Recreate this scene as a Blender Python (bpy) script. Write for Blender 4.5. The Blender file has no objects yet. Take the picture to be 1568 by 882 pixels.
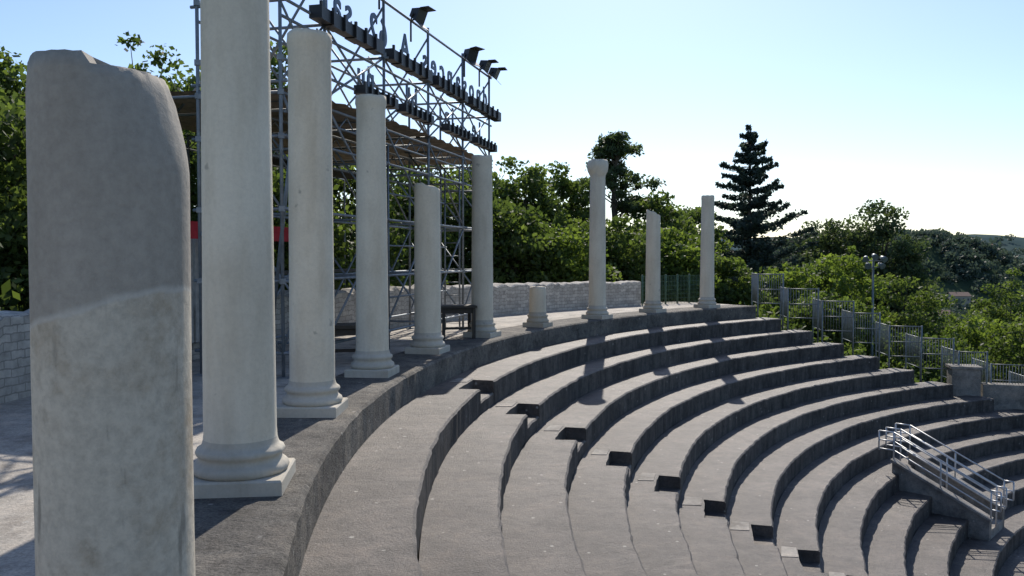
import bpy, math, random
import numpy as np
from mathutils import Vector, noise as mn
random.seed(7); rng=np.random.default_rng(7)
S=bpy.context.scene
COL=S.collection
CX,CY=22.9,9.1
F=1300.0
def rad(a): return math.radians(a)
def ring(r,phi,z=0.0):
    p=rad(phi); return (CX-r*math.cos(p), CY+r*math.sin(p), z)
def px(u,d): return (u-784)/F*d
def pz(v,d): return 1.7+(392-v)/F*d
# ---------------------------------------------------------------- materials
def newmat(name):
    m=bpy.data.materials.new(name); m.use_nodes=True
    nt=m.node_tree; b=nt.nodes['Principled BSDF']; return m,nt,b
def N(nt,t,**k):
    n=nt.nodes.new(t)
    for a,v in k.items(): setattr(n,a,v)
    return n
def ramp(nt,fac,stops):
    r=N(nt,'ShaderNodeValToRGB'); e=r.color_ramp.elements
    while len(e)<len(stops): e.new(0.5)
    for i,(p,c) in enumerate(stops):
        e[i].position=p; e[i].color=(c[0],c[1],c[2],1) if not isinstance(c,(int,float)) else (c,c,c,1)
    nt.links.new(fac,r.inputs[0]); return r.outputs[0]
def noise(nt,vec,scale,detail=6,rough=.6):
    n=N(nt,'ShaderNodeTexNoise'); n.inputs['Scale'].default_value=scale
    n.inputs['Detail'].default_value=detail; n.inputs['Roughness'].default_value=rough
    nt.links.new(vec,n.inputs['Vector']); return n.outputs['Fac']
def mix(nt,fac,a,b,mode='MIX'):
    m=N(nt,'ShaderNodeMix',data_type='RGBA',blend_type=mode)
    for s,v in ((0,fac),(6,a),(7,b)):
        if isinstance(v,(int,float)): m.inputs[s].default_value=v
        elif isinstance(v,tuple): m.inputs[s].default_value=(*v,1)
        else: nt.links.new(v,m.inputs[s])
    return m.outputs[2]
def bump(nt,b,h,strength,dist=.02):
    n=N(nt,'ShaderNodeBump'); n.inputs['Strength'].default_value=strength; n.inputs['Distance'].default_value=dist
    nt.links.new(h,n.inputs['Height']); nt.links.new(n.outputs[0],b.inputs['Normal'])
def coords(nt,which='Object'):
    return N(nt,'ShaderNodeTexCoord').outputs[which]
def simple(name,c,rough=.6,metal=0,var=.25,scale=8):
    m,nt,b=newmat(name); o=coords(nt)
    f=noise(nt,o,scale)
    c1=tuple(x*(1-var) for x in c); c2=tuple(min(1,x*(1+var)) for x in c)
    nt.links.new(ramp(nt,f,[(.3,c1),(.7,c2)]),b.inputs['Base Color'])
    b.inputs['Roughness'].default_value=rough; b.inputs['Metallic'].default_value=metal
    return m
def stone_ground(name,dark,light,joints=True,spec=.3,rough=.8,grain=.5,bst=.4,streak=False):
    m,nt,b=newmat(name); o=coords(nt)
    f1=noise(nt,o,.9,9,.68); f2=noise(nt,o,9,8,.7); f3=noise(nt,o,45,5,.7)
    c=ramp(nt,f1,[(.34,dark),(.66,light)])
    f5=noise(nt,o,2.6,7,.62)
    c=mix(nt,.8,c,ramp(nt,f5,[(.36,(.62,.60,.58)),(.5,(1,1,1)),(.66,(1.28,1.22,1.16))]),'MULTIPLY')
    c=mix(nt,grain,c,ramp(nt,f2,[(.35,(.55,.55,.56)),(.5,(1,1,1)),(.68,(1.3,1.27,1.22))]),'MULTIPLY')
    c=mix(nt,grain,c,ramp(nt,f3,[(.38,(.55,.55,.55)),(.6,(1.25,1.25,1.25))]),'MULTIPLY')
    v=N(nt,'ShaderNodeTexVoronoi'); v.inputs['Scale'].default_value=3.6; nt.links.new(o,v.inputs['Vector'])
    c=mix(nt,ramp(nt,v.outputs['Distance'],[(.06,(.8,.8,.8)),(.09,(0,0,0))]),c,(.42,.40,.36))
    if joints:
        uv=coords(nt,'UV'); br=N(nt,'ShaderNodeTexBrick'); nt.links.new(uv,br.inputs['Vector'])
        br.inputs['Scale'].default_value=1; br.inputs['Brick Width'].default_value=1.6; br.inputs['Row Height'].default_value=5
        br.inputs['Mortar Size'].default_value=.008; br.inputs['Color1'].default_value=(.82,.81,.80,1); br.inputs['Color2'].default_value=(1.15,1.13,1.1,1); br.inputs['Mortar'].default_value=(.6,.6,.6,1)
        c=mix(nt,.7,c,br.outputs['Color'],'MULTIPLY')
    if streak:
        uv=coords(nt,'UV'); mp=N(nt,'ShaderNodeMapping'); nt.links.new(uv,mp.inputs[0]); mp.inputs['Scale'].default_value=(7,1.2,1)
        c=mix(nt,.9,c,ramp(nt,noise(nt,mp.outputs[0],1,5,.65),[(.35,(.45,.45,.46)),(.55,(1,1,1)),(.7,(1.25,1.22,1.18))]),'MULTIPLY')
    nt.links.new(c,b.inputs['Base Color']); b.inputs['Roughness'].default_value=rough
    b.inputs['Specular IOR Level'].default_value=spec
    a=N(nt,'ShaderNodeMath',operation='ADD'); nt.links.new(f2,a.inputs[0]); nt.links.new(f3,a.inputs[1])
    bump(nt,b,a.outputs[0],bst,.04)
    return m
M_tread=stone_ground('tread_stone',(.066,.053,.046),(.140,.119,.104),spec=.5,rough=.58,grain=.75,bst=.6)
M_riser=stone_ground('riser_stone',(.070,.063,.059),(.125,.116,.108),grain=.7,streak=True)
M_light=stone_ground('pale_stone',(.26,.24,.215),(.38,.355,.32),False)
M_floor=stone_ground('gallery_floor',(.33,.30,.26),(.48,.44,.385),False)
M_kerb=stone_ground('gallery_kerb',(.12,.11,.098),(.22,.205,.18),False,grain=.9,bst=.9)
def column_mat(name,a=(.64,.57,.45),bc=(.78,.71,.575),two=False):
    m,nt,b=newmat(name); o=coords(nt)
    oi=N(nt,'ShaderNodeObjectInfo'); ad=N(nt,'ShaderNodeVectorMath',operation='ADD'); nt.links.new(o,ad.inputs[0])
    sc=N(nt,'ShaderNodeMath',operation='MULTIPLY'); nt.links.new(oi.outputs['Random'],sc.inputs[0]); sc.inputs[1].default_value=40; 
    nt.links.new(sc.outputs[0],ad.inputs[1]); o2=ad.outputs[0]
    f1=noise(nt,o2,1.1,6,.55); f2=noise(nt,o2,30,6,.7)
    mp=N(nt,'ShaderNodeMapping'); nt.links.new(o2,mp.inputs[0]); mp.inputs['Scale'].default_value=(5,5,.9)
    f3=noise(nt,mp.outputs[0],1.2,5,.6)
    c=ramp(nt,f1,[(.3,a),(.7,bc)])
    c=mix(nt,.35,c,ramp(nt,f2,[(.3,(.8,.8,.8)),(.6,(1.1,1.1,1.1))]),'MULTIPLY')
    c=mix(nt,.40,c,ramp(nt,f3,[(.3,(.70,.66,.60)),(.55,(1,1,1))]),'MULTIPLY')
    sp=noise(nt,o2,7,3,.5)
    c=mix(nt,ramp(nt,sp,[(.70,0.),(.76,.4)]),c,(.13,.12,.10))
    if two:
        se=N(nt,'ShaderNodeSeparateXYZ'); nt.links.new(o,se.inputs[0])
        ma=N(nt,'ShaderNodeMath',operation='MULTIPLY_ADD'); nt.links.new(se.outputs['X'],ma.inputs[0]); ma.inputs[1].default_value=-.26; nt.links.new(se.outputs['Z'],ma.inputs[2])
        mm=N(nt,'ShaderNodeMath',operation='MULTIPLY_ADD'); nt.links.new(f1,mm.inputs[0]); mm.inputs[1].default_value=.22; nt.links.new(ma.outputs[0],mm.inputs[2])
        sub=N(nt,'ShaderNodeMath',operation='SUBTRACT'); nt.links.new(mm.outputs[0],sub.inputs[0]); sub.inputs[1].default_value=1.60
        st=ramp(nt,sub.outputs[0],[(0.0,0.),(.025,1.)])
        up=mix(nt,.5,(.37,.335,.285),ramp(nt,f3,[(.3,(.75,.74,.72)),(.6,(1.12,1.12,1.12))]),'MULTIPLY')
        up=mix(nt,.5,up,ramp(nt,f2,[(.3,(.75,.75,.75)),(.6,(1.15,1.15,1.15))]),'MULTIPLY')
        stain=noise(nt,o2,3.4,7,.65)
        low=mix(nt,ramp(nt,stain,[(.50,0.),(.68,.7)]),(.58,.52,.42),(.36,.28,.19))
        st2=noise(nt,mp.outputs[0],2.2,4,.5)
        low=mix(nt,ramp(nt,st2,[(.62,0.),(.70,.6)]),low,(.17,.15,.125))
        low=mix(nt,.7,low,ramp(nt,f2,[(.3,(.7,.7,.7)),(.6,(1.1,1.1,1.1))]),'MULTIPLY')
        c=mix(nt,st,low,up)
        ln=ramp(nt,sub.outputs[0],[(0.0,0.),(.01,.5),(.03,0.)]); c=mix(nt,ln,c,(.62,.6,.55))
    nt.links.new(c,b.inputs['Base Color']); b.inputs['Roughness'].default_value=.85; b.inputs['Specular IOR Level'].default_value=.15
    bump(nt,b,f2,.35,.012)
    return m
M_col=column_mat('column_stone'); M_colw=column_mat('column_base_stone',(.44,.40,.33),(.60,.55,.46)); M_colA=column_mat('broken_column_stone',two=True)
def wall_mat():
    m,nt,b=newmat('rubble_wall'); uv=coords(nt,'UV'); o=coords(nt)
    w=N(nt,'ShaderNodeTexNoise'); w.inputs['Scale'].default_value=5; nt.links.new(uv,w.inputs['Vector'])
    mx=mix(nt,.05,uv,w.outputs['Color'],'ADD')
    br=N(nt,'ShaderNodeTexBrick'); nt.links.new(mx,br.inputs['Vector']); br.inputs['Scale'].default_value=1
    br.inputs['Brick Width'].default_value=.24; br.inputs['Row Height'].default_value=.095; br.inputs['Mortar Size'].default_value=.008
    br.inputs['Color1'].default_value=(.38,.35,.31,1); br.inputs['Color2'].default_value=(.55,.51,.45,1); br.inputs['Mortar'].default_value=(.28,.26,.23,1)
    f=noise(nt,o,6,6,.7)
    c=mix(nt,.8,br.outputs['Color'],ramp(nt,f,[(.3,(.6,.6,.6)),(.65,(1.2,1.2,1.2))]),'MULTIPLY')
    nt.links.new(c,b.inputs['Base Color']); b.inputs['Roughness'].default_value=.9
    bump(nt,b,br.outputs['Fac'],-.6,.03); return m
M_wall=wall_mat()
M_steel=simple('galvanised_steel',(.20,.22,.24),.5,.4)
M_bright=simple('bright_steel',(.55,.56,.57),.45,.3)
M_black=simple('black_metal',(.015,.015,.017),.5)
M_letter=simple('letter_panel',(.07,.12,.20),.5)
M_roof=simple('canopy_sheet',(.30,.24,.18),.7)
M_red=simple('red_fabric',(.45,.02,.03),.8)
M_panel=simple('pale_panel',(.40,.38,.35),.8)
M_wood=simple('dark_wood',(.05,.04,.03),.7)
M_bark=simple('bark',(.09,.07,.05),.9,0,.4,6)
M_conc=stone_ground('concrete',(.20,.185,.165),(.30,.28,.25),False)
M_fence=simple('fence_metal',(.20,.22,.22),.5,.3)
M_gfence=simple('green_mesh_metal',(.06,.12,.08),.6)
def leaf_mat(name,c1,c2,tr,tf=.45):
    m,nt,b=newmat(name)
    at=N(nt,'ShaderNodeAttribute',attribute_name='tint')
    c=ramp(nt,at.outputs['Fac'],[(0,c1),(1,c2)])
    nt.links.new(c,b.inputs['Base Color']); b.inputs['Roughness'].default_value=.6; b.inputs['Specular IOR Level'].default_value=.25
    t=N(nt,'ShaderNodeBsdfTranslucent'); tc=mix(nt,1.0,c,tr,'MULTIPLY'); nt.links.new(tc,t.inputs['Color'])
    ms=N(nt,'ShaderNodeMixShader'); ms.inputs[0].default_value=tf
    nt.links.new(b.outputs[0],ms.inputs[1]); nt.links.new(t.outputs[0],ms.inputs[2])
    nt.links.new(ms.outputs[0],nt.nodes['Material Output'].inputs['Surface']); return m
L_mid=leaf_mat('leaf_green',(.042,.066,.022),(.12,.155,.05),(1.9,2.0,.95))
L_bright=leaf_mat('leaf_bright',(.06,.092,.026),(.14,.19,.05),(2.1,2.1,.95))
L_pine=leaf_mat('needle_pine',(.038,.060,.030),(.095,.12,.055),(1.8,1.9,1.1),.4)
L_cedar=leaf_mat('needle_cedar',(.03,.045,.038),(.07,.095,.075),(1.5,1.6,1.3),.35)
L_far=leaf_mat('leaf_far',(.045,.072,.060),(.09,.12,.09),(1.5,1.5,1.2),.3)  # paler, bluish leaf colour has the distance haze painted in
# ---------------------------------------------------------------- mesh builder
class MB:
    def __init__(s): s.v=[];s.f=[];s.m=[];s.sm=[];s.uv=[]
    def face(s,idx,mi=0,sm=False,uv=None): s.f.append(tuple(idx)); s.m.append(mi); s.sm.append(sm); s.uv.append(uv)
    def poly(s,pts,mi=0,uv=None):
        b=len(s.v); s.v+= [tuple(p) for p in pts]; s.face(range(b,b+len(pts)),mi,False,uv)
    def box(s,c,size,ang=0,mi=0,tilt=None):
        b=len(s.v); hx,hy,hz=[q/2 for q in size]; ca,sa=math.cos(ang),math.sin(ang)
        for dz in(-hz,hz):
            for dx,dy in((-hx,-hy),(hx,-hy),(hx,hy),(-hx,hy)):
                s.v.append((c[0]+dx*ca-dy*sa,c[1]+dx*sa+dy*ca,c[2]+dz))
        for q in((0,3,2,1),(4,5,6,7),(0,1,5,4),(1,2,6,5),(2,3,7,6),(3,0,4,7)): s.face([b+i for i in q],mi)
    def hexa(s,P,mi=0):
        b=len(s.v); s.v+=[tuple(p) for p in P]
        for q in((0,3,2,1),(4,5,6,7),(0,1,5,4),(1,2,6,5),(2,3,7,6),(3,0,4,7)): s.face([b+i for i in q],mi)
    def tube(s,p,q,r,r2=None,n=6,mi=0,cap=True):
        p=Vector(p);q=Vector(q); d=(q-p)
        if d.length<1e-6: return
        d.normalize(); r2=r if r2 is None else r2
        a=d.orthogonal().normalized(); c=d.cross(a); b=len(s.v)
        for P,R in((p,r),(q,r2)):
            for i in range(n):
                t=2*math.pi*i/n; s.v.append(tuple(P+a*(R*math.cos(t))+c*(R*math.sin(t))))
        for i in range(n):
            j=(i+1)%n; s.face((b+i,b+j,b+n+j,b+n+i),mi,True)
        if cap: s.face([b+n-1-i for i in range(n)],mi); s.face([b+n+i for i in range(n)],mi)
    def build(s,name,mats,origin=(0,0,0)):
        me=bpy.data.meshes.new(name); o=Vector(origin)
        me.from_pydata([tuple(Vector(v)-o) for v in s.v],[],s.f)
        for m in mats: me.materials.append(m)
        me.polygons.foreach_set('material_index',s.m); me.polygons.foreach_set('use_smooth',s.sm)
        if any(u is not None for u in s.uv):
            l=me.uv_layers.new(name='UVMap'); k=0
            for f,u in zip(s.f,s.uv):
                for i in range(len(f)):
                    if u is not None: l.data[k].uv=u[i]
                    k+=1
        me.update(); ob=bpy.data.objects.new(name,me); ob.location=o; COL.objects.link(ob); return ob
# ---------------------------------------------------------------- seating
R0=24.57; TD=.77; RH=.4
def rk(k): return R0-TD*k if k!=1 else R0-TD-.03
def yend(x): return 28.9-.27*(x-8.2)
def phi_end(r):
    lo,hi=30,89
    for _ in range(40):
        m=(lo+hi)/2; p=ring(r,m)
        if p[1]>yend(p[0]): hi=m
        else: lo=m
    return lo
NR=18
def aisle_rng(k,base=12.2,w=1.0,sl=.37):
    far=base+sl*k; return far-math.degrees(w/rk(k)),far
mb=MB(); mbp=MB()
for k in range(1,NR+1):
    ro,ri=rk(k-1)-.003,rk(k); z=-RH*k; pe=phi_end((ro+ri)/2); ps=-75
    n=int((pe-ps)/.4); off=random.random()*3; prev=None
    a0,a1=aisle_rng(k); b0,b1=aisle_rng(k,-38,1.0,.1)
    phs=[(ps+(pe-ps)*i/n) for i in range(n+1)]
    phs=[(p,(a0<p<a1) or (b0<p<b1)) for p in phs]+[(a0,False),(a0+1e-4,True),(a1-1e-4,True),(a1,False),(b0,False),(b0+1e-4,True),(b1-1e-4,True),(b1,False)]
    phs.sort()
    for i,(ph,cut) in enumerate(phs):
        def wob(s,a): return a*(mn.noise((ph*.25,k*3.1,s))+.6*mn.noise((ph*1.1,k*3.1,s+5))+.7*mn.noise((ph*4.3,k*3.1,s+8)))
        rr=ri+wob(0,.028); zz=z+wob(9,.015); dz=.2 if cut else 0
        pts=[ring(ro,ph,z-1.2),ring(ro,ph,z),ring(rr+.36,ph,z),ring(rr+.358,ph,z-dz),ring(rr+.025,ph,zz-dz),ring(rr,ph,zz-.025-dz),ring(rr+.004,ph,z-1.2)]
        u=rad(ph)*ri+off
        b=len(mb.v); mb.v+=pts
        if prev is not None:
            vv=[0,1.2,1.6,1.61,1.9,1.95,3.1]
            for j in range(6):
                mb.face((prev[0]+j,b+j,b+j+1,prev[0]+j+1),(1 if j in(0,5) else 0),False,[(prev[1],vv[j]),(u,vv[j]),(u,vv[j+1]),(prev[1],vv[j+1])])
        if i in(0,len(phs)-1): mb.face([b+j for j in range(7)],1)
        prev=(b,u)
    f1=a1+.2; f0=a1-math.degrees((.34+.1*random.random())/ri); zt=z+.010
    q0,q1=ri+.39,ri+.64+.06*random.random()
    mbp.hexa([ring(q1,f0,z-.05),ring(q0,f0+.1,z-.05),ring(q0,f1,z-.05),ring(q1-.03,f1,z-.05),ring(q1,f0,zt),ring(q0,f0+.1,zt),ring(q0,f1,zt),ring(q1-.03,f1,zt)])
rl=rk(NR)
nn=90
mb.poly([ring(rl+.3,-75+190*i/nn,-RH*(NR+1)+.05) for i in range(nn+1)],2)
mb.build('theatre_seating',[M_tread,M_riser,M_floor])
mbp.build('aisle_slabs',[M_light])
# gallery
def rw(ph): return 28.9-1.6*(ph+2)/50 if ph>-2 else 28.9
mb=MB(); prev=None
pe=phi_end(R0)
n=300
for i in range(n+1):
    ph=-75+(pe+75)*i/n
    w=.018*(mn.noise((ph*.3,1.7,0))+.6*mn.noise((ph*1.3,4.7,0))+.6*mn.noise((ph*5,4.7,0)))
    pts=[ring(rw(ph)+1.0,ph,0),ring(25.55,ph,0.0),ring(R0+w+.03,ph,0),ring(R0+w,ph,-.03),ring(R0,ph,-1.3)]
    b=len(mb.v); mb.v+=pts; u=rad(ph)*R0
    if prev is not None:
        for j,mi in((0,0),(1,1),(2,1),(3,1)):
            vv=[0,1,2,2.05,3]
            mb.face((prev[0]+j,b+j,b+j+1,prev[0]+j+1),mi,False,[(prev[1],vv[j]),(u,vv[j]),(u,vv[j+1]),(prev[1],vv[j+1])])
    if i==n: mb.poly(pts+[ring(rw(ph)+1.0,ph,-1.3)],2)
    prev=(b,u)
mb.build('gallery_pavement',[M_floor,M_kerb,M_riser])
# rear wall
mb=MB(); prev=None; n=420
for i in range(n+1):
    ph=-75+(47.5+75)*i/n; r=rw(ph); h=(1.02-.22*min(1,max(0,(ph+2)/50)))+.07*mn.noise((ph*1.5,0,0))+.09*mn.noise((ph*5,3,0))
    pts=[ring(r,ph,-.1),ring(r,ph,h-.03),ring(r+.04,ph,h),ring(r+.4,ph,h+.02),ring(r+.45,ph,-.6)]
    b=len(mb.v); mb.v+=pts; u=rad(ph)*r
    if prev is not None:
        vv=[0,h,h+.04,h+.4,h+1.6]
        for j in range(4): mb.face((prev[0]+j,b+j,b+j+1,prev[0]+j+1),0,False,[(prev[1],vv[j]),(u,vv[j]),(u,vv[j+1]),(prev[1],vv[j+1])])
    if i in (0,n): mb.poly(pts,0)
    prev=(b,u)
mb.build('stone_boundary_wall',[M_wall])
# ---------------------------------------------------------------- columns
def column(ph,r_bot,H,name='stone_column',slant=0,sdir=0,rough=.02,collar=0,capital=False,mat=None,base=True,chip=False,taper=.88,pos=None,seed=0,topfn=None,dx=0):
    p=pos or ring(25.05,ph); p=(p[0]+dx,p[1],0); mb=MB(); nseg=64; ang=-rad(ph)
    lv=[]
    k=r_bot/.25
    if base:
        e=.012
        hx=.335*k
        mb.hexa([(p[0]+x*math.cos(ang)-y*math.sin(ang),p[1]+x*math.sin(ang)+y*math.cos(ang),z) for z,h in((-.005,hx),(.095,hx)) for x,y in((-h,-h),(h,-h),(h,h),(-h,h))],1)
        mb.hexa([(p[0]+x*math.cos(ang)-y*math.sin(ang),p[1]+x*math.sin(ang)+y*math.cos(ang),z) for z,h in((.0952,hx),(.11,hx-e)) for x,y in((-h,-h),(h,-h),(h,h),(-h,h))],1)
        prof=[(.11,.31),(.12,.325),(.145,.333),(.175,.323),(.19,.30),(.205,.285),(.23,.28),(.245,.298),(.265,.306),(.29,.295),(.30,.272),(.325,.26),(.36,.252)]
        for z,r in prof: lv.append((z,r*k,1))
    else: lv.append((-.02,r_bot*1.0,0))
    z0=lv[-1][0]+.04; nz=max(4,int((H-z0)/.05))
    for i in range(nz+1):
        t=i/nz; z=z0+(H-z0)*t; r=r_bot*(1-(1-taper)*t*min(1,H/4))
        if collar and z>H-.16: r*=1+collar*min(1,(z-(H-.16))/.05)
        if capital and z>H-.45:
            q=(z-(H-.45))/.45; r*=1+(.46*math.sin(min(1,q*1.4)*1.5) if q<.62 else .46-.30*(q-.62)/.38)
        lv.append((z,r,0))
    rings=[]
    for li,(z,r,mi) in enumerate(lv):
        idx=[]
        tt=max(0,min(1,(z-(H-.3))/.3))**2 if z>H-.3 else 0
        for j in range(nseg):
            a=2*math.pi*j/nseg; x,y=math.cos(a),math.sin(a)
            rr=r*(1+.008*mn.noise((x*1.2+seed,y*1.2,z*1.2))+.003*mn.noise((x*8+seed,y*8,z*8)))
            if li<14 and base: rr*=1+.025*mn.noise((x*5+seed,y*5,z*9))
            if capital and z>H-.45: rr*=1+.16*mn.noise((x*2+seed,y*2,z*5))
            zz=z
            if tt>0:
                zz+=(slant*math.cos(a-sdir)+rough*(mn.noise((x*1.5,y*1.5,seed+3))+.35*mn.noise((x*5,y*5,seed+3))))*tt
                if topfn: zz+=topfn(x,y)*tt
            if chip:
                s=max(0,z-1.98)/.36; rr-=max(0,math.cos(a+.1))**1.2*(.080*s**1.3)*(1+.12*mn.noise((x*4,y*4,z*9)))
            if li>=len(lv)-2: rr*=.985-.012*(li-len(lv)+2)
            idx.append(len(mb.v)); mb.v.append((p[0]+x*rr,p[1]+y*rr,zz))
        rings.append((idx,mi))
    for (a,ma),(b,mc) in zip(rings,rings[1:]):
        for j in range(nseg):
            j2=(j+1)%nseg; mb.face((a[j],a[j2],b[j2],b[j]),mc,True)
    top=rings[-1][0]
    for sc in(.6,):
        idx=[]
        for j in range(nseg):
            v=mb.v[top[j]]; x=p[0]+(v[0]-p[0])*sc; y=p[1]+(v[1]-p[1])*sc
            idx.append(len(mb.v)); mb.v.append((x,y,v[2]*sc+H*(1-sc)+rough*.3*mn.noise((x*9,y*9,seed))))
        for j in range(nseg): mb.face((top[j],top[(j+1)%nseg],idx[(j+1)%nseg],idx[j]),0)
    mb.face(idx,0)
    return mb.build(name,[mat or M_col,M_colw],(p[0],p[1],0))
def topA(x,y):
    z=-.03*max(0,min(1,(-x-.62)/.35))
    z-=.032*max(0,min(1,(x-.10)/.10))+.02*max(0,(x-.3))
    return z+.010*mn.noise((x*7,y*7,2))
column(-14.4,.247,2.335,'broken_stone_column',rough=.012,mat=M_colA,base=False,chip=True,taper=.985,pos=(-1.345,2.86,0),seed=1,topfn=topA)
column(-6.5,.262,5.4,taper=.86,seed=2,dx=-.03)
column(.2,.242,4.07,collar=.06,taper=.93,seed=3,dx=-.02)
column(6.9,.234,3.95,collar=.09,taper=.86,seed=4,dx=-.03)
column(13.5,.234,2.93,slant=.05,sdir=math.pi,rough=.05,seed=5,taper=.95,dx=-.03)
column(20.6,.232,3.8,collar=.04,seed=6,taper=.9,dx=-.08)
column(26.9,.205,.96,seed=7,rough=.02,dx=.06)
column(34.1,.236,4.3,capital=True,rough=.04,seed=8,taper=.86,dx=.17)
column(41.5,.225,3.0,slant=.10,sdir=math.pi,rough=.04,seed=9,taper=.92,dx=.13)
column(48.9,.232,3.68,collar=.04,seed=10,taper=.88)
# ---------------------------------------------------------------- scaffolding
A=Vector((-2.84,13.0,0)); B=Vector((-.46,22.0,0)); D=(B-A); dirn=D.normalized(); nout=Vector((-dirn.y,dirn.x,0))
def sp(t,o,z): q=A+D*t+nout*o; return Vector((q.x,q.y,z))
mb=MB(); ts=[-.14,0,.24,.48,.72,.95]
R=.028
for i,t in enumerate(ts):
    top=6.3 if t>=0 else 7.5
    mb.tube(sp(t,0,0),sp(t,0,top),R)
    mb.tube(sp(t,1.3,0),sp(t,1.3,top if t<.1 else 5.6),R)
    for z in(.35,1.35,2.35,3.35,4.1,5.2):
        mb.tube(sp(t,-.1,z),sp(t,1.4,z),.024)
    for z in (.35,2.35,4.1): mb.tube(sp(t,0,z),sp(t,1.3,z+1.7),.02)
    mb.box(sp(t,0,.01),(.16,.16,.02)); mb.box(sp(t,1.3,.01),(.16,.16,.02))
for o in(0,1.3):
    for z in(.35,1.35,2.35,3.35,3.95,4.42,5.0,5.25,6.2):
        if o>0 and z>5.4: continue
        mb.tube(sp(-.14,o,z),sp(.97,o,z),.024)
    for a,b in zip(ts,ts[1:]):
        mb.tube(sp(a,o,.4),sp(b,o,2.3),.02)
        mb.tube(sp(b,o,2.4),sp(a,o,4.0),.02)
        if o==0:
            mb.tube(sp(a,o,4.1),sp(b,o,5.2),.02); mb.tube(sp(b,o,4.1),sp(a,o,5.2),.02)
        else: mb.tube(sp(b,o,4.1),sp(a,o,5.5),.02)
for t in ts[1:]:
    mb.tube(sp(t,0,6.1),sp(t,1.3,4.2),.022); mb.tube(sp(t,1.3,5.3),sp(t,2.6,4.0),.022)
for o in(0.05,1.35,4.0):
    n=18
    for i in range(n):
        a=-.12+1.08*i/n;b=-.12+1.08*(i+1)/n
        mb.tube(sp(a,o,3.72),sp((a+b)/2,o,3.93),.012); mb.tube(sp((a+b)/2,o,3.93),sp(b,o,3.72),.012)
    mb.tube(sp(-.12,o,3.72),sp(.96,o,3.72),.02)
for t in(-.14,-.03):
    for o in(2.6,4.0): mb.tube(sp(t,o,0),sp(t,o,4.0),R)
for t in ts:
    mb.tube(sp(t,4.0,0),sp(t,4.0,4.0),R)
    mb.tube(sp(t,0,3.95),sp(t,4.0,3.95),.022)
for t in(.26,.70):
    for o in(-.0,.35): mb.tube(sp(t+.01,o+.05,0),sp(t+.01,o+.05,3.7),.022)
    for i in range(12): mb.tube(sp(t+.01,.05,.3*i+.2),sp(t+.01,.4,.3*i+.2),.012)
for z in(.9,1.9,2.9): mb.tube(sp(.24,.4,z),sp(.72,.4,z),.018)
for z in (1.35,3.35):
    mb.box(sp(.35,1.9,z)+Vector((0,0,.05)),(.6,4.0,.05),math.atan2(dirn.y,dirn.x)-math.pi/2,1)
mb.tube(sp(-.14,-.2,3.6),sp(-.02,.9,.1),.03)
# couplers at the joints
for t in ts:
    for o in(0,1.3):
        for z in(1.35,2.35,3.35,3.95,4.42,5.25): mb.box(sp(t,o,z),(.085,.085,.075),.3)
mb.build('scaffolding',[M_steel,M_wood])
mb=MB(); n=60
for i in range(n):
    a=-.13+1.1*i/n;b=-.13+1.1*(i+1)/n
    za=4.02+.02*math.sin(i*2.1)+.1*math.sin(math.pi*i/n); zb=4.02+.02*math.sin((i+1)*2.1)+.1*math.sin(math.pi*(i+1)/n)
    mb.poly([sp(a,-.1,za),sp(b,-.1,zb),sp(b,4.6,zb+.1),sp(a,4.6,za+.1)])
mb.build('stage_canopy',[M_roof])
sign=bpy.data.objects.new('lettering_sign',None); COL.objects.link(sign)
yaw=math.atan2(dirn.y,dirn.x)
mb=MB()
def bar(a,b,z,h=.22):
    n=6
    for i in range(n):
        t0=a+(b-a)*i/n; t1=a+(b-a)*(i+1)/n-.002
        c=(sp(t0,-.08,z)+sp(t1,-.08,z))/2; L=(sp(t0,0,z)-sp(t1,0,z)).length
        mb.box(c,(L,.18,h*(1 if i%2 else .86)),yaw)
        mb.box(sp(t0,-.19,z+.02),(.04,.04,h*1.15),yaw)
for a,b in((-.05,.20),(.24,.46),(.49,.71),(.74,1.01)): bar(a,b,5.27)
for a,b in((.11,.27),(.30,.47),(.56,.74),(.78,.97)): bar(a,b,4.42,.17)
o=mb.build('light_bars',[M_black]); o.parent=sign
def text(chars,z,h,wch=.34):
    L=D.length
    for ch,t in chars:
        cu=bpy.data.curves.new('t','FONT'); cu.body=ch; cu.extrude=.012; cu.size=1; cu.offset=.014
        ob=bpy.data.objects.new('t',cu); COL.objects.link(ob)
        bpy.context.view_layer.update()
        me=bpy.data.meshes.new_from_object(ob.evaluated_get(bpy.context.evaluated_depsgraph_get()))
        bpy.data.objects.remove(ob)
        n=len(me.vertices); co=np.empty(n*3); me.vertices.foreach_get('co',co); co=co.reshape(-1,3)
        w=co[:,0].max()-co[:,0].min(); xm=(co[:,0].max()+co[:,0].min())/2
        out=np.empty((n,3))
        for i in range(n):
            out[i]=sp(t-(co[i,0]-xm)*h*1.0/L,.05+co[i,2],z+co[i,1]*h)[:]
        me.vertices.foreach_set('co',out.ravel()); me.materials.clear(); me.materials.append(M_letter); me.update()
        o=bpy.data.objects.new('letter_'+ch,me); COL.objects.link(o); o.parent=sign
word='las 26 A secnasond'
tt_=[.015,.055,.10,.15,.205,.25,.30,.36,.42,.475,.53,.585,.64,.70,.755,.81,.87,.93]
text([(c,t) for c,t in zip(word[::1],tt_) if c!=' '],5.43,.68)
text([('u',.15),('n',.19),('l',.37),('b',.41),('n',.62),('l',.66),('e',.83),('l',.88)],4.54,.62)
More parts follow.
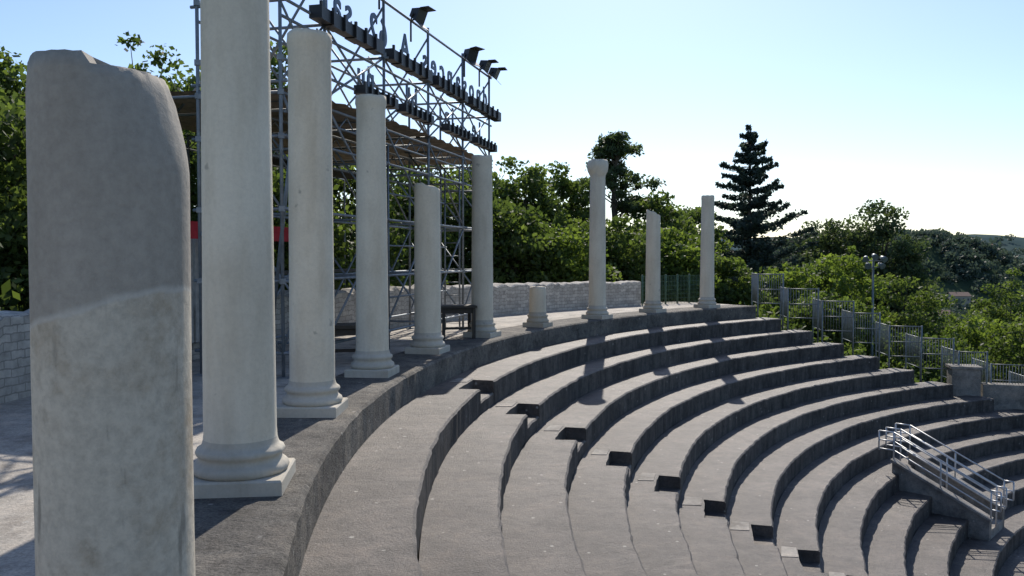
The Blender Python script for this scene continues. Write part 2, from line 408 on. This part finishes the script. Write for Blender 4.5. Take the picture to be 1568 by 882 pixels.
def floodlight(t,z,o=0,turn=0):
    mb=MB(); p=sp(t,o,z)
    mb.tube(p+Vector((0,0,-.4)),p,.02)
    q=p+Vector((.12,.05,.12)); 
    d=Vector((.8,-.3+turn,-.35)).normalized(); s_=d.cross(Vector((0,0,1))).normalized(); u=s_.cross(d)
    w,h,l=.17,.13,.2
    P=[q+s_*a*w*.6+u*b*h*.6-d*l*.5 for a,b in((-1,-1),(1,-1),(1,1),(-1,1))]+[q+s_*a*w+u*b*h+d*l*.5 for a,b in((-1,-1),(1,-1),(1,1),(-1,1))]
    mb.hexa(P,0)
    for b_ in (1,-1):
        e=q+u*b_*h+d*l*.5; mb.hexa([e-s_*w,e+s_*w,e+s_*w+d*.16+u*b_*.07,e-s_*w+d*.16+u*b_*.07]+[v+u*.01 for v in(e-s_*w,e+s_*w,e+s_*w+d*.16+u*b_*.07,e-s_*w+d*.16+u*b_*.07)],0)
    mb.tube(p,q-s_*w,.015); mb.tube(p,q+s_*w,.015)
    mb.build('floodlight',[M_black])
for t in(.22,.38,.735,.86,.95): floodlight(t,6.2 if t>.3 else 6.4,0,random.uniform(-.3,.3))
mb=MB(); mb.poly([sp(-.14,1.5,1.95),sp(.22,1.5,1.95),sp(.22,1.5,2.2),sp(-.14,1.5,2.2)]); mb.poly([sp(-.14,1.52,1.95),sp(-.14,1.52,2.2),sp(.22,1.52,2.2),sp(.22,1.52,1.95)]);mb.build('red_banner',[M_red])
mb=MB(); 
for i in range(3): mb.box(sp(-.12+.085*i,2.4,1.15),(.72,.05,1.7),yaw)
mb.build('site_panels',[M_panel])
def table(c,w,d,h,ang):
    mb=MB(); mb.box((c[0],c[1],h-.025),(w,d,.05),ang)
    ca,sa=math.cos(ang),math.sin(ang)
    for a in(-1,1):
        for b in(-1,1):
            x,y=a*(w/2-.06),b*(d/2-.06); mb.box((c[0]+x*ca-y*sa,c[1]+x*sa+y*ca,h/2-.025),(.06,.06,h-.05),ang)
    mb.box((c[0],c[1],h-.11),(w-.14,d-.12,.1),ang); mb.box((c[0],c[1],.2),(w-.14,.04,.05),ang)
    mb.build('wooden_table',[M_wood])
table((-1.15,17.6),.75,.6,.68,.25); table((-2.75,13.4),.8,.6,.62,.25)
# ---------------------------------------------------------------- stair with railings
def stair(ph,k0,k1,w=1.3):
    zt=-RH*k0; r0=rk(k0)+.15; r1=rk(k1)
    L=r0-r1; drop=(k1-k0)*RH
    mb=MB()
    def P(s,o,z):
        r=r0-s; q=Vector(ring(r,ph,z)); tg=Vector((math.sin(rad(ph)),math.cos(rad(ph)),0)); return q+tg*o
    zf=lambda s: zt-drop*s/L
    for o in(-w/2,w/2):
        a,b=o-.1,o+.1
        mb.hexa([P(-.0,a,zt-1.0),P(L,a,zt-drop-1.0),P(L,b,zt-drop-1.0),P(0,b,zt-1.0),P(0,a,zt+.28),P(L,a,zt-drop+.28),P(L,b,zt-drop+.28),P(0,b,zt+.28)])
        a,b=o-.13,o+.13
        mb.hexa([P(-.03,a,zt+.283),P(L+.03,a,zt-drop+.283),P(L+.03,b,zt-drop+.283),P(-.03,b,zt+.283),P(-.03,a,zt+.34),P(L+.03,a,zt-drop+.34),P(L+.03,b,zt-drop+.34),P(-.03,b,zt+.34)],1)
    n=int((k1-k0)*2)
    for i in range(n):
        s0=L*i/n; z=zt-drop*(i+1)/n+.05
        mb.hexa([P(s0,-w/2+.1,z-.8),P(s0+L/n,-w/2+.1,z-.8),P(s0+L/n,w/2-.1,z-.8),P(s0,w/2-.1,z-.8),P(s0,-w/2+.1,z),P(s0+L/n,-w/2+.1,z),P(s0+L/n,w/2-.1,z),P(s0,w/2-.1,z)],1)
    mb.build('concrete_stair',[M_conc,M_light])
    mb=MB()
    for o in(-w/2,-.1,w/2):
        base=.34 if abs(o)>.3 else .05
        for h in((.2,.42,.64)):
            pts=[P(-.35,o,zt+h+.34),P(0.0,o,zt+h+.34),P(L,o,zt-drop+h+.34),P(L+.2,o,zt-drop+h+.34)]
            for a,b in zip(pts,pts[1:]): mb.tube(a,b,.018)
        for s in(0,L/2,L): mb.tube(P(s,o,zf(s)+base-.02),P(s,o,zf(s)+.98),.02)
        mb.tube(P(-.35,o,zt+.5),P(-.35,o,zt+.98),.02); mb.tube(P(L+.2,o,zt-drop+.54),P(L+.2,o,zt-drop+.98),.02)
    mb.build('stair_handrail',[M_bright])
stair(42.4,9,11.6,1.2)
# ---------------------------------------------------------------- fences at row ends
for j in range(10):
    mb=MB(); x0=8.5+1.02*j; x1=x0+(.95 if j%3 else .8); z=-.05-.40*j-(.1 if j else 0); y0=yend(x0)+.5+.2*(j%2); y1=yend(x1)+.5+.2*(j%2)
    a=Vector((x0,y0,z));b=Vector((x1,y1,z)); H=1.15
    for q in(a,b): mb.tube(q-Vector((0,0,1.0)),q+Vector((0,0,H)),.03,n=8)
    for h in(.12,.6,H-.03): mb.tube(a+Vector((0,0,h)),b+Vector((0,0,h)),.018)
    nb=11
    for i in range(1,nb): 
        q=a.lerp(b,i/nb); mb.tube(q+Vector((0,0,.12)),q+Vector((0,0,H-.03)),.010,n=4)
    c=a+Vector((.25,1.6,0))
    mb.tube(c-Vector((0,0,1)),c+Vector((0,0,H)),.03,n=8)
    for h in(.12,H-.03): mb.tube(a+Vector((0,0,h)),c+Vector((0,0,h)),.018)
    for i in range(1,14):
        q=a.lerp(c,i/14); mb.tube(q+Vector((0,0,.12)),q+Vector((0,0,H-.03)),.010,n=4)
    mb.build('metal_fence_panel',[M_fence])
mb=MB(); prev=None
for i in range(40):
    ph=47.6+6.5*i/39; q=Vector(ring(27.3,ph,0))
    if i%8==0: mb.tube(q,q+Vector((0,0,1.05)),.03)
    mb.tube(q,q+Vector((0,0,1.0)),.008,n=4)
    if prev is not None:
        for h in(.05,.2,.35,.5,.65,.8,1.0): mb.tube(prev+Vector((0,0,h)),q+Vector((0,0,h)),.007,n=4)
    prev=q
mb.build('green_mesh_fence',[M_gfence])
mb=MB(); mb.box((14.75,27.6,-2.75),(.85,.7,1.6),-.26); mb.box((14.75,27.6,-1.91),(.93,.78,.08),-.26); mb.box((16.1,27.4,-3.0),(1.6,.5,1.1),-.26); mb.build('masonry_pier',[M_conc])
mb=MB(); d=45; x=px(1337,d); zt=pz(395,d)
mb.tube((x,d,-9),(x,d,zt),.09,.05,10); mb.tube((x-.45,d,zt-.15),(x+.45,d,zt-.15),.03); mb.tube((x-.35,d,zt-.5),(x+.35,d,zt-.5),.03)
for dx,dz in((-.4,-.0),(0,.12),(.4,.0),(-.3,-.35),(.3,-.35)):
    c=Vector((x+dx,d-.12,zt+dz)); mb.tube(c+Vector((0,.12,.05)),c+Vector((dx*.3,-.16,-.1)),.09,.17,10)
mb.build('floodlight_mast',[M_fence])
# ---------------------------------------------------------------- terrain
HILLS=[(px(1432,600),600,36,75,60),(px(1370,700),700,34,130,80),(px(1250,800),800,34,200,90),(px(1545,1500),1500,34,330,160),(px(1460,1900),1900,60,300,150)]
def Hh(x,y):
    r=math.hypot(x-CX,y-CY); s=y-yend(x)
    dist=math.hypot(x,y)
    def vall(dist):
        t=min(1,max(0,(dist-45)/260)); t=t*t*(3-2*t); z=-20*t-4*min(1,max(0,(dist-60)/60))
        if dist>1300:
            u=min(1,(dist-1300)/2700); u=u*u*(3-2*u)
            z+=u*(100+28*mn.noise((x/1500,y/1500,0)) +22*mn.noise((x/420,y/420,3)))
        z+=2.5*mn.noise((x/90,y/90,1))*min(1,dist/150)
        if dist>200:
            for hx,hy,a,sx,sy in HILLS: z+=a*math.exp(-((x-hx)/sx)**2-((y-hy)/sy)**2)
        return z
    if s>.35 and x>7.5:
        z=-.5*max(0,min(x-8.2,14))-.45-.08*min(s,60)
        return min(z,max(z+vall(dist),-60)) if dist<300 else vall(dist)-9
    if r<25.2: return max(-9.5,-(25.2-r)*.55-1.6)
    if r<30.5: return -.35
    return -.15+ (vall(dist) if dist>60 else 0)-(0 if x<8 else min(8,(x-8)*.3))
mb=MB(); radii=[0]+[i*1.0 for i in range(1,70)]
q=70
while q<9000: radii.append(q); q*=1.06
na=320; idx=[]
for r in radii:
    row=[]
    for j in range(na):
        a=2*math.pi*j/na; x=CX+r*math.cos(a); y=CY+r*math.sin(a)
        row.append(len(mb.v)); mb.v.append((x,y,Hh(x,y)))
    idx.append(row)
for a,b in zip(idx,idx[1:]):
    for j in range(na): mb.face((a[j],b[j],b[(j+1)%na],a[(j+1)%na]),0,True)
def ground_mat():
    m,nt,b=newmat('terrain'); o=coords(nt)
    f1=noise(nt,o,.012,8,.65); f2=noise(nt,o,.5,8,.7); f4=noise(nt,o,.006,8,.7)
    c=ramp(nt,f1,[(.35,(.035,.055,.03)),(.55,(.055,.08,.04)),(.64,(.12,.125,.07)),(.7,(.045,.068,.035))])
    c=mix(nt,.7,c,ramp(nt,f2,[(.3,(.5,.5,.5)),(.7,(1.4,1.35,1.2))]),'MULTIPLY')
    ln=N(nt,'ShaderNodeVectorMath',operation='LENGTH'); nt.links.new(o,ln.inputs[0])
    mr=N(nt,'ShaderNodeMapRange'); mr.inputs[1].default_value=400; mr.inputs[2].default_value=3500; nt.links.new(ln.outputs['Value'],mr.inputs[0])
    c=mix(nt,mr.outputs[0],c,ramp(nt,f4,[(.35,(.055,.09,.12)),(.65,(.085,.12,.145))]))  # aerial haze painted into the base colour, bluer with distance
    nt.links.new(c,b.inputs['Base Color']); b.inputs['Roughness'].default_value=1; b.inputs['Specular IOR Level'].default_value=0
    return m
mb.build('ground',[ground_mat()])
# ---------------------------------------------------------------- foliage
def leafmesh(name,cent,size,tint,mat,parts=None,aspect=1.6,origin=(0,0,0)):
    n=len(cent)
    u=rng.normal(size=(n,3)); u/=np.linalg.norm(u,axis=1)[:,None]
    v=np.cross(u,rng.normal(size=(n,3)))
    v/=np.linalg.norm(v,axis=1)[:,None]+1e-9
    s=size[:,None]
    P=np.stack([cent-u*s*aspect*.5, cent-v*s*.5, cent+u*s*aspect*.5, cent+v*s*.5],1).reshape(-1,3)
    mbv=np.array(parts.v) if parts and parts.v else np.zeros((0,3))
    V=np.vstack([P,mbv]) - np.array(origin)
    me=bpy.data.meshes.new(name)
    pf=parts.f if parts else []
    loops=np.concatenate([np.arange(4*n)]+[np.array(f)+4*n for f in pf]) if pf else np.arange(4*n)
    cnt=np.concatenate([np.full(n,4)]+([np.array([len(f) for f in pf])] if pf else []))
    me.vertices.add(len(V)); me.vertices.foreach_set('co',V.ravel().astype(np.float32))
    me.loops.add(len(loops)); me.loops.foreach_set('vertex_index',loops.astype(np.int32))
    me.polygons.add(len(cnt)); st=np.concatenate([[0],np.cumsum(cnt)[:-1]])
    me.polygons.foreach_set('loop_start',st.astype(np.int32)); me.polygons.foreach_set('loop_total',cnt.astype(np.int32))
    me.materials.append(mat); me.materials.append(M_bark)
    me.polygons.foreach_set('material_index',np.concatenate([np.zeros(n),np.ones(len(pf))]).astype(np.int32))
    at=me.attributes.new('tint','FLOAT','FACE'); at.data.foreach_set('value',np.concatenate([tint,np.zeros(len(pf))]).astype(np.float32))
    me.update(calc_edges=True); me.validate()
    ob=bpy.data.objects.new(name,me); ob.location=origin; COL.objects.link(ob); return ob
def broadleaf(name,x,y,zb,zt,w,mat=L_mid,nl=9000,leaf=.14,low=.25,clump=.75,loose=.45):
    h=zt-zb; cz=zb+h*(low+(1-low)/2); rz=h*(1-low)/2; rx=w/2
    nc=max(14,int(nl/100)); cs=[]; 
    while len(cs)<nc:
        q=rng.uniform(-1,1,3); l=np.linalg.norm(q)
        if l>1 or l<.35: continue
        q=q*np.array([rx,rx,rz])*(.80+.34*rng.random())
        cs.append(q+np.array([x,y,cz]))
    cs=np.array(cs); cr=clump*(.35+.85*rng.random(nc))
    per=(cr**2/np.sum(cr**2)*nl).astype(int)+5
    C=[];T=[]
    for c,r,p in zip(cs,cr,per):
        g=rng.normal(size=(p,3)); g/=np.linalg.norm(g,axis=1)[:,None]; rr=r*rng.random(p)**loose*(1+.35*rng.random(p)**4)
        g=g*rr[:,None]*np.array([1.15,1.15,.7]); C.append(c+g)
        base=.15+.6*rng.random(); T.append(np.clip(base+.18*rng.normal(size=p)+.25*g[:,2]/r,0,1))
    C=np.vstack(C);T=np.concatenate(T)
    mb=MB(); tr=max(.08,h*.022)
    top=Vector((x+random.uniform(-.3,.3),y,cz+rz*.3))
    pts=[Vector((x,y,zb-.5)),Vector((x+.1*random.uniform(-1,1),y,zb+h*max(low,.05)*.8)),top]
    mb.tube(pts[0],pts[1],tr*1.2,tr,8,cap=False); mb.tube(pts[1],pts[2],tr,tr*.3,8,cap=False)
    for i in range(0,nc,2):
        t=random.uniform(.0,.9); a=pts[1].lerp(pts[2],t); c=Vector(cs[i]); mid=a.lerp(c,.5)+Vector((0,0,.05*h))
        mb.tube(a,mid,tr*.3,tr*.16,5,cap=False); mb.tube(mid,c,tr*.16,tr*.04,5,cap=False)
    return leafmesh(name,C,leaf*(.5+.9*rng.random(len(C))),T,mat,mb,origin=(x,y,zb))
def T(name,u,v,d,wpx,mat=L_mid,nl=9000,zb=-.3,**k):
    return broadleaf(name,px(u,d),d,zb,pz(v,d),wpx/F*d,mat,nl,**k)
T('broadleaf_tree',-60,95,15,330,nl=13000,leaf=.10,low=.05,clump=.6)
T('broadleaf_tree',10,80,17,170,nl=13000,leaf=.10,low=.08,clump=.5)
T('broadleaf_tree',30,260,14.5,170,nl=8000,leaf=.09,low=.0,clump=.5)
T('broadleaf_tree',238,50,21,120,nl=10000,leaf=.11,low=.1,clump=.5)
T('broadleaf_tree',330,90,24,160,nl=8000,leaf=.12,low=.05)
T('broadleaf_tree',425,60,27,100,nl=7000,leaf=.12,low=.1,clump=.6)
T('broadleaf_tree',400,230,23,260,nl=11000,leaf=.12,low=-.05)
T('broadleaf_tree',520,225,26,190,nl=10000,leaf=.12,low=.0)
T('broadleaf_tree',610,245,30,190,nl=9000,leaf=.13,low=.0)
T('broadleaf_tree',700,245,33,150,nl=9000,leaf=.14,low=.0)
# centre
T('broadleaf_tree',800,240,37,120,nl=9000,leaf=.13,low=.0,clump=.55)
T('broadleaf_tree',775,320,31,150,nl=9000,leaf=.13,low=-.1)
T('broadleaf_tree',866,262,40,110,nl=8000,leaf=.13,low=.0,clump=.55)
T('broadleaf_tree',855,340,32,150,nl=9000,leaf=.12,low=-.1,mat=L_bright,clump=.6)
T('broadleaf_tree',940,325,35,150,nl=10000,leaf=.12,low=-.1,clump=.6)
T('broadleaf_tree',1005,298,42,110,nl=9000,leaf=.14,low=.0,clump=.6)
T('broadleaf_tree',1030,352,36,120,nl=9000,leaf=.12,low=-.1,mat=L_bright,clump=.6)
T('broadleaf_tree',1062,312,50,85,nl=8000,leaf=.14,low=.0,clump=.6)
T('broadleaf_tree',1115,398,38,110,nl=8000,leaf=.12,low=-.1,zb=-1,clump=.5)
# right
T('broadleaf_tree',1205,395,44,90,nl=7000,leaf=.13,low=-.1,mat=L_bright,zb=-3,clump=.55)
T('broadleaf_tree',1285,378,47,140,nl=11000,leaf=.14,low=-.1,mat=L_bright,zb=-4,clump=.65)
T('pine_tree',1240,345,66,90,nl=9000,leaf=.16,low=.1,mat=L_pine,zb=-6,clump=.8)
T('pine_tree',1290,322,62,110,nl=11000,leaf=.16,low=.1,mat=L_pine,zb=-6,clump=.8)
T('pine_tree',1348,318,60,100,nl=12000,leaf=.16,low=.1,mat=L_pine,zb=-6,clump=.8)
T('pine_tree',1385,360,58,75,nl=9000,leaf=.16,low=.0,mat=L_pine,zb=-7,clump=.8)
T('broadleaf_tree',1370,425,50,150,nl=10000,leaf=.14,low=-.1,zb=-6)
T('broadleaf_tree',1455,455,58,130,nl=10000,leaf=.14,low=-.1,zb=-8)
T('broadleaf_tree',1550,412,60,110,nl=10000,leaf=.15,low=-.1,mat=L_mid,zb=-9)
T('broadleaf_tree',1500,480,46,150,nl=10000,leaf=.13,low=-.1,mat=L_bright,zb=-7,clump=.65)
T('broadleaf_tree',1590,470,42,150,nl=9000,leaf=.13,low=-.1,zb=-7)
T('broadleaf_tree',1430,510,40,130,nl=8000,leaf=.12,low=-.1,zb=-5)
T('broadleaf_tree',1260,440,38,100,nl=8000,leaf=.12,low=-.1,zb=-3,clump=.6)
def pine(u,v,d,wpx,zb):
    x=px(u,d); zt=pz(v,d); mb=MB(); h=zt-zb; C=[];Tt=[]
    mb.tube((x+.3,d,zb),(x-.1,d,zb+h*.6),.2,.13,8,cap=False); mb.tube((x-.1,d,zb+h*.6),(x+.1,d,zt-.4),.13,.04,8,cap=False)
    W=wpx/F*d/2
    for i in range(50):
        t=random.random()**.85; z=zb+h*(.45+.51*t); a=random.uniform(0,6.28); L=W*(.35+.65*math.sin(math.pi*min(1,.22+.8*t)))*random.uniform(.3,1.25)
        s=Vector((x,d,z-.6)); e=Vector((x+L*math.cos(a),d+L*math.sin(a),z+random.uniform(-.1,.5)))
        mb.tube(s,e,.04,.012,5,cap=False)
        r=random.uniform(.2,.46); p=int(440*r)
        g=rng.normal(size=(p,3)); g/=np.linalg.norm(g,axis=1)[:,None]; g*= (r*rng.random(p)**.6*(1+.5*rng.random(p)**3))[:,None]*np.array([1.25,1.25,.75])
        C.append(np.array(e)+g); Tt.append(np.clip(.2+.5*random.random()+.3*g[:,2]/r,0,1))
    C=np.vstack(C);Tt=np.concatenate(Tt)
    leafmesh('aleppo_pine_tree',C,.11*(.5+.8*rng.random(len(C))),Tt,L_pine,mb,aspect=2.5,origin=(x,d,zb))
pine(942,212,42,105,-.3)
def cedar(u,v,d,wpx,zb):
    x=px(u,d); zt=pz(v,d); h=zt-zb; mb=MB(); C=[];Tt=[]
    mb.tube((x,d,zb),(x,d,zt),.25,.03,8,cap=False)
    W=wpx/F*d/2; nb=112
    for i in range(nb):
        t=(i+.5)/nb; z=zb+h*(.10+.88*t)+random.uniform(-.2,.2); a=i*2.4+random.uniform(-.4,.4)
        L=W*(1-t)**.75*random.choice([.6,.8,.95,1.05,1.3])*random.uniform(.85,1.1)+.2
        dv=Vector((math.cos(a),math.sin(a),0)); s=Vector((x,d,z)); 
        e=s+dv*L+Vector((0,0,L*random.uniform(.0,.32)))
        mid=s.lerp(e,.55)+Vector((0,0,-.07*L)); mb.tube(s,mid,.05*(1-t)+.02,.03*(1-t)+.01,5,cap=False); mb.tube(mid,e,.03*(1-t)+.01,.008,5,cap=False)
        p=int(80+290*L/W); q=.05+1.05*rng.random(p)**.9; side=rng.normal(size=p)*.16*L*np.clip(1.12-q,0.02,2)+rng.normal(size=p)*.05
        perp=np.array([-dv.y,dv.x,0]); S_=np.array(s);E_=np.array(e)
        pts=S_+(E_-S_)*q[:,None]+perp*side[:,None]; pts[:,2]+=rng.normal(size=p)*.07-.16*rng.random(p)-.07*L*np.sin(np.clip(q,0,1)*3.14)
        C.append(pts); Tt.append(np.clip(.2+.6*rng.random(p),0,1))
    C=np.vstack(C);Tt=np.concatenate(Tt)
    leafmesh('cedar_tree',C,.15*(.5+.8*rng.random(len(C))),Tt,L_cedar,mb,aspect=2.2,origin=(x,d,zb))
cedar(1147,192,58,200,-4)
C=[];Tt=[];Sz=[]
def clumpfar(x,y,r,p):
    z=Hh(x,y)
    g=rng.normal(size=(p,3)); g/=np.linalg.norm(g,axis=1)[:,None]; g*=(r*rng.random(p)**.4)[:,None]*np.array([1,1,.75])
    C.append(np.array([x,y,z+r*.5])+g); b0=.1+.6*random.random()
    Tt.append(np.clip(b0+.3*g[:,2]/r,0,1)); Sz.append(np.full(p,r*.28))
for i in range(2400):
    az=rad(random.uniform(8,40)); dd=95*(28**(random.random()**.8)) ; x=dd*math.sin(az); y=dd*math.cos(az)
    if y<80: continue
    if mn.noise((x/120,y/120,7))>.25: continue
    clumpfar(x,y,random.uniform(3,5.5) if dd<700 else random.uniform(5,11),70 if dd>200 else 160)
for hx,hy,a,sx,sy in HILLS[:3]:
    for i in range(260): clumpfar(hx+random.gauss(0,sx*.7),hy+random.gauss(0,sy*.7),random.uniform(4,7),70)
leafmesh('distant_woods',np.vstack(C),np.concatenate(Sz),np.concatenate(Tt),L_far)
C=[];Tt=[]
for i in range(260):
    ph=random.uniform(-30,58); r=random.uniform(30.5,33); q=ring(r,ph); zc=random.uniform(-.1,.9)-(max(0,ph-50)*.1)
    p=130; g=rng.normal(size=(p,3))*.35; C.append(np.array([q[0],q[1],zc])+g); Tt.append(np.clip(.2+.4*random.random()+.3*rng.random(p),0,1))
for i in range(260):
    x=random.uniform(9,30); y=yend(x)+random.uniform(3.5,9); p=130; g=rng.normal(size=(p,3))*.42; C.append(np.array([x,y,Hh(x,y)+.2+random.uniform(0,.5)])+g); Tt.append(np.clip(.1+.4*random.random()+.3*rng.random(p),0,1))
C=np.vstack(C); leafmesh('undergrowth',C,.12*(.6+.8*rng.random(len(C))),np.concatenate(Tt),L_mid)
M_hw=simple('render_wall',(.34,.31,.26),.9); M_hr=simple('tile_roof',(.20,.13,.10),.9); M_win=simple('house_window',(.05,.05,.06),.4)
for u,d,w in((1436,430,11),(1468,520,11),(1505,620,11)):
    x=px(u,d); z=Hh(x,d); mb=MB(); zz=z+1.2; hh=4.5; a=random.uniform(-.4,.4)
    mb.box((x,d,zz+hh/2-3),(w,8,hh+6),a)
    ca,sa=math.cos(a),math.sin(a)
    def Q(dx,dy,z_): return (x+dx*ca-dy*sa,d+dx*sa+dy*ca,z_)
    e=zz+hh+.01; w2=w/2+.5
    mb.poly([Q(-w2,-4.6,e),Q(w2,-4.6,e),Q(w2,0,e+2.3),Q(-w2,0,e+2.3)],1); mb.poly([Q(w2,4.6,e),Q(-w2,4.6,e),Q(-w2,0,e+2.3),Q(w2,0,e+2.3)],1)
    mb.poly([Q(-w2+.5,-4,e),Q(-w2+.5,4,e),Q(-w2+.5,0,e+2)],0); mb.poly([Q(w2-.5,4,e),Q(w2-.5,-4,e),Q(w2-.5,0,e+2)],0)
    for i in range(4):
        mb.box(Q(-w/2+w*(i+.5)/4,-4.02,zz+2.4),(1.0,.06,1.3),a,2)
    mb.build('village_house',[M_hw,M_hr,M_win])
# ---------------------------------------------------------------- light
EL,AZ=40,6.6
w=bpy.data.worlds.new('World'); S.world=w; w.use_nodes=True; nt=w.node_tree
sky=nt.nodes.new('ShaderNodeTexSky'); sky.sky_type='NISHITA'; sky.sun_disc=False
sky.sun_elevation=rad(EL); sky.sun_rotation=rad(AZ); sky.air_density=1.0; sky.dust_density=.6; sky.ozone_density=2.2; sky.altitude=200
bg=nt.nodes['Background']
tint=mix(nt,1.0,sky.outputs[0],(.94,.98,1.06),'MULTIPLY'); nt.links.new(tint,bg.inputs[0]); bg.inputs[1].default_value=.14
l=bpy.data.lights.new('sun','SUN'); l.energy=5.0; l.angle=rad(.5); l.color=(1,.93,.83)
so=bpy.data.objects.new('sun',l); COL.objects.link(so)
sd=Vector((math.sin(rad(AZ))*math.cos(rad(EL)),math.cos(rad(AZ))*math.cos(rad(EL)),math.sin(rad(EL))))
so.rotation_euler=(-sd).to_track_quat('-Z','Y').to_euler()
cam=bpy.data.cameras.new('camera'); co=bpy.data.objects.new('camera',cam); COL.objects.link(co)
cam.sensor_width=36; cam.lens=36*F/1568; cam.clip_end=20000; cam.clip_start=.05
co.location=(0,0,1.7); co.rotation_euler=(rad(90-math.degrees(math.atan(49/F))),0,0)
S.camera=co
S.view_settings.view_transform='Standard'; S.view_settings.look='None'; S.view_settings.exposure=0
